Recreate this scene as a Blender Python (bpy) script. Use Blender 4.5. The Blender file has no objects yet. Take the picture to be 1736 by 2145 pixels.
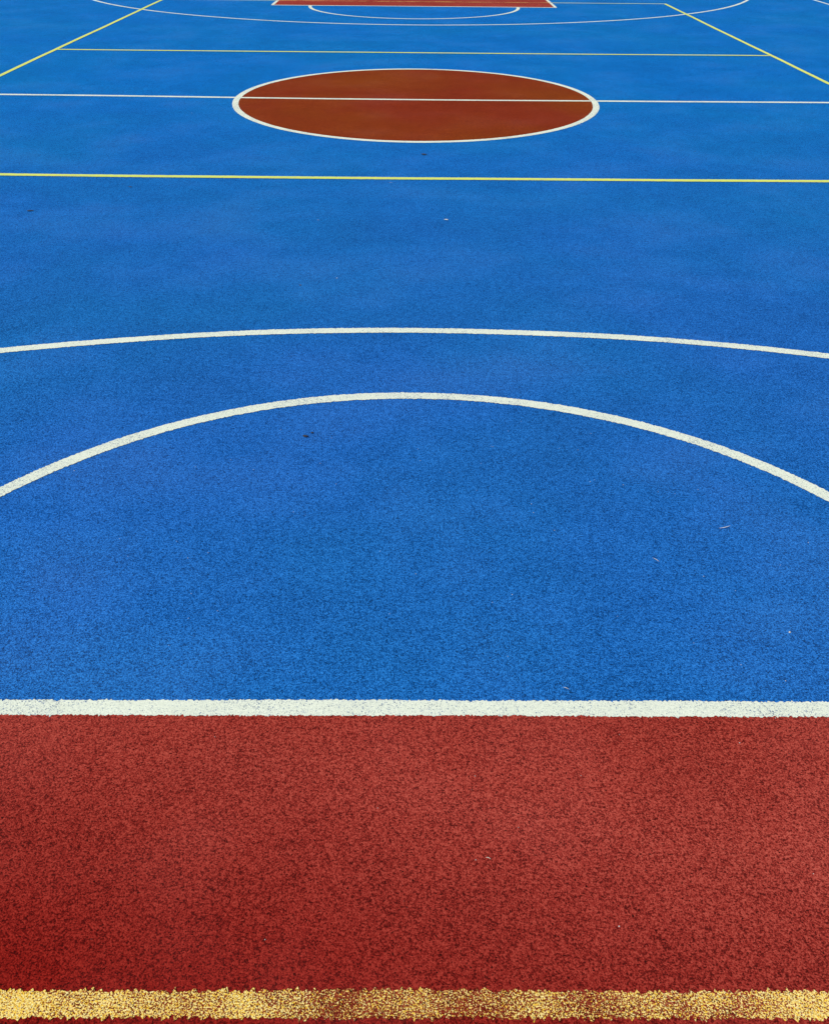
import bpy, math, random
import numpy as np
from mathutils import Matrix, Vector
random.seed(4)
W0,H0=1736.0,2145.0
def basis(p):
    cx,cy,H,pi,ya,ro,f=p
    fwd=np.array([math.sin(ya)*math.cos(pi),math.cos(ya)*math.cos(pi),-math.sin(pi)])
    r0=np.array([math.cos(ya),-math.sin(ya),0]); u0=np.cross(r0,fwd)
    r=r0*math.cos(ro)+u0*math.sin(ro); u=-r0*math.sin(ro)+u0*math.cos(ro)
    return r,u,fwd
def back(p,x,y):
    r,u,f_=basis(p); f=p[6]
    d=f_*f+r*(x-W0/2)-u*(y-H0/2)
    t=-p[2]/d[2]
    return p[0]+d[0]*t,p[1]+d[1]*t,f/(t*f)
# camera calibration: survey of the court's regulation lines
obs=[]
for x,y in [(0,195),(245,200),(490,205.5),(868,209),(1253,212),(1500,212.5),(1736,212.5)]: obs.append(('Y',0,x,y))
for x,y in [(0,365),(350,370),(700,374),(1160,377),(1736,377)]: obs.append(('Y',-2.975,x,y))
for x,y in [(130,98),(480,104),(870,109),(1240,112),(1610,115)]: obs.append(('Y',2.975,x,y))
for x,y in [(0,1482),(868,1480),(1736,1487)]: obs.append(('Y',-8.225,x,y))
for x,y in [(0,2104),(868,2101),(1736,2104)]: obs.append(('Y',-8.975,x,y))
for x,y in [(585,11),(870,12),(1165,14)]: obs.append(('Y',8.225,x,y))
for x,y in [(0,157),(130,97),(340,0)]: obs.append(('X',-4.475,x,y))
for x,y in [(1736,178),(1610,115),(1440,28)]: obs.append(('X',4.475,x,y))
for x,y in [(495,215),(872,146),(1248,222),(872,294)]: obs.append(('C',(0,0,1.775),x,y))
for x,y in [(0,1028),(200,940),(450,875),(870,832),(1200,858),(1500,935),(1736,1045)]: obs.append(('C',(0,-8.225,1.775),x,y))
for x,y in [(0,732),(450,697),(830,688),(1300,706),(1736,742)]: obs.append(('C',(0,-12.425,6.725),x,y))
for x,y in [(868,51),(300,20),(1440,28),(1560,2)]: obs.append(('C',(0,12.425,6.725),x,y))
for x,y in [(868,39)]: obs.append(('C',(0,8.225,1.775),x,y))
def res(p):
    out=[]
    for k,c,x,y in obs:
        X,Y,s=back(p,x,y)
        X2,Y2,_=back(p,x,y+1); v=1/math.hypot(X2-X,Y2-Y)
        h=math.hypot(back(p,x+1,y)[0]-X,back(p,x+1,y)[1]-Y); hx=1/h
        if k=='Y': out.append((Y-c)*v)
        elif k=='X': out.append((X-c)*hx*0.5)
        else:
            dx,dy=X-c[0],Y-c[1]; r=math.hypot(dx,dy)
            nx,ny=dx/r,dy/r
            out.append((r-c[2])/math.hypot(nx/hx,ny/v))
    return np.array(out)
p=np.array([0.0,-9.97,1.845,math.radians(34.4),0.0,0.0,1943.0])
for it in range(40):
    r0=res(p); J=np.zeros((len(r0),7))
    for i in range(7):
        e=1e-5*(1000 if i==6 else 1); q=p.copy(); q[i]+=e; J[:,i]=(res(q)-r0)/e
    sc=np.array([1,1,1,1,1,1,1000.]); Js=J*sc
    dp=np.linalg.solve(Js.T@Js+1e-6*np.eye(7),-Js.T@r0)*sc
    p=p+dp*0.8

sc=bpy.context.scene
sc.view_settings.view_transform='Standard'; sc.view_settings.look='None'; sc.view_settings.exposure=0
cam=bpy.data.cameras.new("camera"); co=bpy.data.objects.new("camera",cam); sc.collection.objects.link(co)
r,u,fw=basis(p)
M=Matrix(((r[0],u[0],-fw[0],p[0]),(r[1],u[1],-fw[1],p[1]),(r[2],u[2],-fw[2],p[2]),(0,0,0,1)))
co.matrix_world=M
cam.sensor_fit='VERTICAL'; cam.sensor_height=24; cam.lens=24*p[6]/H0; cam.clip_end=2000; cam.clip_start=.05
sc.camera=co

# ---------- light
EL,AZ=52,-125
w=bpy.data.worlds.new("World"); sc.world=w; w.use_nodes=True
nt=w.node_tree; bg=nt.nodes['Background']; sky=nt.nodes.new('ShaderNodeTexSky'); sky.sky_type='NISHITA'; sky.sun_disc=False
sky.sun_elevation=math.radians(EL); sky.sun_rotation=math.radians(AZ)
nt.links.new(sky.outputs[0],bg.inputs[0]); bg.inputs[1].default_value=.09
sl=bpy.data.lights.new("sun",'SUN'); sl.energy=4.2; sl.angle=math.radians(.5); sl.color=(1,.96,.9)
so=bpy.data.objects.new("sun",sl); sc.collection.objects.link(so)
d=Vector((math.sin(math.radians(AZ))*math.cos(math.radians(EL)),math.cos(math.radians(AZ))*math.cos(math.radians(EL)),math.sin(math.radians(EL))))
so.rotation_euler=d.to_track_quat('Z','Y').to_euler(); so.location=d*30

# ---------- materials
def N(nt,t,**k):
    n=nt.nodes.new(t)
    for a,b in k.items(): setattr(n,a,b)
    return n
def court_mat(name,dark,base,light,paint=None,cover=None,tint=None,grad=None,bump=.5,pscale=230,cloud=.11):
    m=bpy.data.materials.new(name); m.use_nodes=True; nt=m.node_tree; L=nt.links.new
    bs=nt.nodes['Principled BSDF']; bs.inputs['Roughness'].default_value=.9
    bs.inputs['Specular IOR Level'].default_value=.06
    tc=N(nt,'ShaderNodeTexCoord'); O=tc.outputs['Object']
    def noise(scale,detail=2,rough=.5,off=0):
        n=N(nt,'ShaderNodeTexNoise'); n.inputs['Scale'].default_value=scale; n.inputs['Detail'].default_value=detail; n.inputs['Roughness'].default_value=rough
        if off:
            mp=N(nt,'ShaderNodeMapping'); mp.inputs['Location'].default_value=(off,off*.7,0); L(O,mp.inputs[0]); L(mp.outputs[0],n.inputs['Vector'])
        else: L(O,n.inputs['Vector'])
        return n.outputs['Fac']
    def math_(op,a,b=None,c=None,clamp=False):
        n=N(nt,'ShaderNodeMath',operation=op); n.use_clamp=clamp
        for i,v in enumerate((a,b,c)):
            if v is None: continue
            if isinstance(v,(int,float)): n.inputs[i].default_value=v
            else: L(v,n.inputs[i])
        return n.outputs[0]
    def remap(v,a,b,c=0,d=1):
        n=N(nt,'ShaderNodeMapRange'); L(v,n.inputs[0])
        for i,x in zip((1,2,3,4),(a,b,c,d)): n.inputs[i].default_value=x
        return n.outputs[0]
    def mix(f,a,b,bt='MIX'):
        n=N(nt,'ShaderNodeMix',data_type='RGBA',blend_type=bt)
        if isinstance(f,(int,float)): n.inputs[0].default_value=f
        else: L(f,n.inputs[0])
        for i,v in ((6,a),(7,b)):
            if isinstance(v,tuple): n.inputs[i].default_value=(*v,1)
            else: L(v,n.inputs[i])
        return n.outputs[2]
    g=noise(330,2,.65); g2=noise(130,2,.6,3.1); big=noise(.55,3,.55,7.0); mid=noise(6,4,.6,1.7); g3=noise(38,2,.65,6.1)
    v=N(nt,'ShaderNodeTexVoronoi'); v.inputs['Scale'].default_value=290; L(O,v.inputs['Vector'])
    vc=N(nt,'ShaderNodeSeparateColor'); L(v.outputs['Color'],vc.inputs[0])
    gv=math_('ADD',math_('MULTIPLY',g,.68),math_('MULTIPLY',g2,.32))
    gv=math_('ADD',gv,math_('MULTIPLY',math_('SUBTRACT',vc.outputs[0],.5),.19))
    gv=math_('ADD',gv,math_('MULTIPLY',math_('SUBTRACT',mid,.5),.08))
    gv=math_('ADD',gv,math_('MULTIPLY',math_('SUBTRACT',g3,.5),.15))
    cr=N(nt,'ShaderNodeValToRGB'); L(gv,cr.inputs[0]); e=cr.color_ramp.elements
    e[0].position=.37; e[0].color=(*dark,1); e[1].position=.64; e[1].color=(*light,1)
    m1=e.new(.49); m1.color=(*base,1)
    col=cr.outputs[0]
    if tint: col=mix(remap(big,.40,.66),col,tint,'MULTIPLY')
    if grad:  # tint by court position; on the red it paints vignette darkening into the colour
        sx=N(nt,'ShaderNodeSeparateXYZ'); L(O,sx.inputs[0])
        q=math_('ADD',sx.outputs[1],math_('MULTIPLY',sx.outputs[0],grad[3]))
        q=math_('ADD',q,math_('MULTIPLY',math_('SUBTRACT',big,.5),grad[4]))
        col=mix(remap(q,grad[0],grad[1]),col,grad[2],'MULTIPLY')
    # cloudy unevenness of the poured rubber and dust
    cl=noise(1.3,3,.55,13.0)
    col=mix(remap(cl,.42,.68),col,(1-cloud,)*3,'MULTIPLY')
    col=mix(remap(cl,.52,.28,0,.018),col,(.45,.45,.42))
    pit=remap(noise(150,1,.5,11.3),.30,.26)
    col=mix(pit,col,tuple(c*.25 for c in dark))
    if paint:
        sp=math_('ADD',math_('MULTIPLY',noise(pscale,3,.7,5.5),.7),math_('MULTIPLY',noise(520,1,.5,2.5),.3))
        lo=math_('MULTIPLY',math_('SUBTRACT',noise(3.2,3,.6,9.0),.5),cover[2])
        k=remap(math_('ADD',sp,lo),cover[0],cover[1])
        pc=mix(remap(noise(260,2,.6,4.4),.35,.65),paint[0],paint[1])
        pc=mix(remap(mid,.35,.7,0,.2),pc,tuple(c*.6 for c in paint[0]))
        col=mix(k,col,pc)
    L(col,bs.inputs['Base Color'])
    hgt=math_('ADD',g,math_('MULTIPLY',v.outputs['Distance'],-.5))
    b=N(nt,'ShaderNodeBump'); b.inputs['Strength'].default_value=bump; b.inputs['Distance'].default_value=.004
    L(hgt,b.inputs['Height']); L(b.outputs[0],bs.inputs['Normal'])
    return m
BL=((.002,.030,.115),(.006,.100,.395),(.030,.205,.64))
RD=((.085,.008,.006),(.300,.030,.021),(.47,.088,.06))
BR=((.09,.009,.002),(.195,.018,.003),(.28,.040,.007))
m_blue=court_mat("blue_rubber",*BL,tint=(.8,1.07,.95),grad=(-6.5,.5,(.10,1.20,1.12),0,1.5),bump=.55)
m_red=court_mat("red_rubber",*RD,tint=(.9,.75,.7),grad=(-8.45,-9.15,(.62,.2,.18),.35,1.2),bump=.55,cloud=.10)  # grad: vignette falloff painted as darker red towards the near left
m_brn=court_mat("brown_rubber",*BR,tint=(1.05,1.7,.6))
DK=tuple(tuple(c*.5 for c in q) for q in BL)
WH=((.74,.79,.64),(.60,.65,.53)); YL=((.66,.72,.15),(.58,.64,.12))
m_wb=court_mat("white_paint",*DK,paint=WH,cover=(.40,.43,.19),bump=.35)
m_yb=court_mat("yellow_paint",*BL,paint=YL,cover=(.36,.43,.10),bump=.3)
m_yr=court_mat("worn_yellow_paint",*RD,grad=(-8.45,-9.1,(.55,.45,.2),.35,1.2),paint=((.84,.50,.018),(.87,.76,.34)),cover=(.505,.525,.40),bump=.6,pscale=280)  # red under the worn yellow carries a similar painted vignette

# ---------- meshes
court=bpy.data.objects.new("basketball_court",None); sc.collection.objects.link(court)
def mesh(name,vs,fs,mat,parent=court):
    me=bpy.data.meshes.new(name); me.from_pydata(vs,[],fs); me.update(); me.materials.append(mat)
    o=bpy.data.objects.new(name,me); sc.collection.objects.link(o)
    if parent: o.parent=parent
    return o
def rect(name,x0,y0,x1,y1,z,mat,parent=court):
    return mesh(name,[(x0,y0,z),(x1,y0,z),(x1,y1,z),(x0,y1,z)],[(0,1,2,3)],mat,parent)
class Strip:
    def __init__(s): s.v=[]; s.f=[]
    def path(s,fn,length,width,z,closed=False,jit=.0016,wob=.003,step=.006):
        n=max(8,int(length/step)); ph=[random.uniform(0,6.28) for _ in range(6)]
        b=len(s.v)
        for i in range(n if closed else n+1):
            t=i/n; x,y,nx,ny=fn(t); l=t*length
            wv=0 if closed else wob*(math.sin(l*1.3+ph[0])+.5*math.sin(l*3.1+ph[1]))
            wa=.0008*math.sin(l*7+ph[2])+random.gauss(0,jit); wb=.0008*math.sin(l*6+ph[3])+random.gauss(0,jit)
            a=width/2+wa; c=width/2+wb
            s.v.append((x+nx*(a+wv),y+ny*(a+wv),z)); s.v.append((x-nx*(c-wv),y-ny*(c-wv),z))
        for i in range(n):
            j=(i+1)%n if closed else i+1
            s.f.append((b+2*i+1,b+2*j+1,b+2*j,b+2*i))
    def line(s,x0,y0,x1,y1,width,z,bow=0,off=None,**k):
        L=math.hypot(x1-x0,y1-y0); nx,ny=-(y1-y0)/L,(x1-x0)/L
        def fn(t):
            x=x0+(x1-x0)*t
            q=bow*4*t*(1-t)+(off(x) if off else 0)
            return x+nx*q,y0+(y1-y0)*t+ny*q,nx,ny
        s.path(fn,L,width,z,**k)
    def arc(s,cx,cy,R,a0,a1,width,z,closed=False,ry=None,**k):
        ry=ry or R
        def fn(t):
            a=a0+(a1-a0)*t; return cx+R*math.cos(a),cy+ry*math.sin(a),math.cos(a),math.sin(a)
        s.path(fn,abs(a1-a0)*R,width,z,closed=closed,**k)
gm=bpy.data.materials.new("grass"); gm.use_nodes=True
g_=gm.node_tree; tc=g_.nodes.new('ShaderNodeTexCoord'); nz=g_.nodes.new('ShaderNodeTexNoise'); nz.inputs['Scale'].default_value=3; nz.inputs['Detail'].default_value=8
rp=g_.nodes.new('ShaderNodeValToRGB'); rp.color_ramp.elements[0].color=(.03,.06,.015,1); rp.color_ramp.elements[1].color=(.10,.14,.04,1)
g_.links.new(tc.outputs['Object'],nz.inputs['Vector']); g_.links.new(nz.outputs[0],rp.inputs[0]); g_.links.new(rp.outputs[0],g_.nodes['Principled BSDF'].inputs['Base Color'])
rect("ground",-600,-600,600,600,-.02,gm,None)
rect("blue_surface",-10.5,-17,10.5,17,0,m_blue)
LW=.056; KW=2.45; Z1=.001; Z2=.002; Z3=.003
FY={-1:8.216,1:8.225}
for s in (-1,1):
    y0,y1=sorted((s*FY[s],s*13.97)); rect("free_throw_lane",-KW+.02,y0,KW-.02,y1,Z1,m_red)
n=256; CY=-.07; CX=.015; RX,RY=1.745,1.80
mesh("centre_circle_fill",[(CX+RX*math.cos(6.28318*i/n),CY+RY*math.sin(6.28318*i/n),Z1) for i in range(n)],[tuple(range(n))],m_brn)
Wt=Strip(); z=Z2
co_=lambda x:-.075*math.exp(-(x/3.2)**2)-(.03 if x>0 else -.03)*min(1,abs(x)/4)
Wt.line(-7.45,0,CX-RX-.03,0,LW*1.1,z,off=co_); Wt.line(CX+RX+.03,0,7.45,0,LW*1.1,z,off=co_); Wt.line(CX-RX+.03,0,CX+RX-.03,0,LW,z,off=co_)
Wt.arc(CX,CY,RX,0,2*math.pi,LW*1.08,z,closed=True,ry=RY)
for s in (-1,1):
    yb=s*13.975; yf=s*FY[s]
    Wt.line(-7.5,yb,7.5,yb,.05,z)
    Wt.line(-KW,yf,KW,yf,.054 if s<0 else LW,z,wob=.0015,step=.004,jit=.0019,off=(lambda x:.004+.0055*x) if s<0 else None)
    Wt.line(-KW+.02,yf+s*.045,-KW+.02,yb-s*.03,.05,z); Wt.line(KW-.02,yf+s*.035,KW-.02,yb-s*.03,.05,z)
    e=.045/1.775
    if s<0: Wt.arc(0.0,yf,1.77,e,math.pi-e,LW,z,wob=.005)
    else: Wt.arc(0,yf,1.775,math.pi+e,2*math.pi-e,LW,z)
    yc=s*12.425; R3=6.67 if s<0 else 6.725; a=math.acos(6.575/R3)
    if s<0: Wt.arc(0,yc,R3,a,math.pi-a,LW,z,wob=.006)
    else: Wt.arc(0,yc,R3,math.pi+a,2*math.pi-a,LW,z)
    ya=yc-s*R3*math.sin(a)
    for q in (-1,1): Wt.line(q*6.575,ya,q*6.575,yb-s*.03,.05,z)
for q in (-1,1): Wt.line(q*7.475,-13.94,q*7.475,13.94,.05,z)
mesh("white_lines",Wt.v,Wt.f,m_wb)
Y=Strip(); Yr=Strip(); z=Z3; YW=.052
for s in (-1,1):
    Y.line(-4.45,s*2.975,4.45,s*2.975,.06,z,bow=-.04 if s<0 else -.02)
    Y.line(s*4.475,-9,s*4.475,9,YW,z)
    ye=s*8.975 if s>0 else -8.981
    Y.line(-4.45,ye,-KW-.01,ye,YW,z); Y.line(KW+.01,ye,4.45,ye,YW,z)
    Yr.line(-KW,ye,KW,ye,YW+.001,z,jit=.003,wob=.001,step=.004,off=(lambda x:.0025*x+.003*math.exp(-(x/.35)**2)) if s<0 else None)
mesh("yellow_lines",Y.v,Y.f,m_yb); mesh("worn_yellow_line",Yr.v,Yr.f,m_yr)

# ---------- litter lying on the court: dry grass blades, leaf scraps, grit
def simple(name,c):
    m=bpy.data.materials.new(name); m.use_nodes=True; nt=m.node_tree
    tc=N(nt,'ShaderNodeTexCoord'); nz=N(nt,'ShaderNodeTexNoise'); nz.inputs['Scale'].default_value=150
    r_=N(nt,'ShaderNodeValToRGB'); r_.color_ramp.elements[0].color=(*[q*.6 for q in c],1); r_.color_ramp.elements[1].color=(*c,1)
    nt.links.new(tc.outputs['Object'],nz.inputs['Vector']); nt.links.new(nz.outputs[0],r_.inputs[0]); nt.links.new(r_.outputs[0],nt.nodes['Principled BSDF'].inputs['Base Color'])
    return m
m_st=simple("dry_straw",(.75,.72,.58)); m_dk=simple("dead_leaf",(.03,.03,.03)); m_gr=simple("pale_grit",(.6,.62,.58))
lv,lf,lm=[],[],[]
def blade(x,y,a,L,wd,mi):
    b=len(lv); k=6; cu=random.uniform(-.5,.5)
    for i in range(k+1):
        t=i/k; aa=a+cu*(t-.5); px=x+L*(t-.5)*math.cos(aa); py=y+L*(t-.5)*math.sin(aa); ww=wd*(1-.8*abs(2*t-1)**2)/2
        zz=.004+.002*math.sin(t*3.14)
        lv.extend([(px-math.sin(aa)*ww,py+math.cos(aa)*ww,zz),(px+math.sin(aa)*ww,py-math.cos(aa)*ww,zz)])
    for i in range(k): lf.append((b+2*i,b+2*i+1,b+2*i+3,b+2*i+2)); lm.append(mi)
def scrap(x,y,rd,mi,n=7):
    b=len(lv); lv.append((x,y,.007))
    for i in range(n):
        a=6.283*i/n; q=rd*random.uniform(.4,1.2); lv.append((x+q*math.cos(a)*1.3,y+q*math.sin(a),.0035+random.uniform(0,.002)))
    for i in range(n): lf.append((b,b+1+i,b+1+(i+1)%n)); lm.append(mi)
def grit(x,y,rd,mi):
    b=len(lv); z0=.003
    for dx,dy,dz in ((1,0,0),(0,1,0),(-1,0,0),(0,-1,0),(0,0,1.1)):
        lv.append((x+dx*rd*random.uniform(.7,1.2),y+dy*rd*random.uniform(.7,1.2),z0+dz*rd))
    for i in range(4): lf.append((b+i,b+(i+1)%4,b+4)); lm.append(mi)
blade(1.03,-7.39,.35,.045,.0024,0); blade(.76,-7.57,-.9,.026,.002,0); blade(.40,-8.14,-.5,.018,.0016,0); blade(.16,-8.66,-.4,.012,.0015,0)
scrap(-.42,-6.79,.010,1); scrap(-.395,-6.765,.006,1); scrap(-2.46,-3.88,.018,1); scrap(.08,-2.3,.024,1); scrap(-1.97,-3.3,.012,1); scrap(.2,-4.0,.010,0)
grit(1.07,-7.91,.004,2)
for i in range(14):
    x=random.uniform(-3,3); y=random.uniform(-6,3); rd=random.uniform(.003,.007)
    random.choice((lambda:scrap(x,y,rd,1),lambda:blade(x,y,random.uniform(0,3),rd*5,.003,0)))()
for i in range(150):
    x=random.uniform(-1.3,1.3); y=random.uniform(-9.05,-6.5); grit(x,y,random.uniform(.001,.002),random.choice((2,1)))
me=bpy.data.meshes.new("leaf_litter"); me.from_pydata(lv,[],lf)
for m in (m_st,m_dk,m_gr): me.materials.append(m)
for i,pn in enumerate(me.polygons): pn.material_index=lm[i]
lo=bpy.data.objects.new("leaf_litter",me); sc.collection.objects.link(lo)
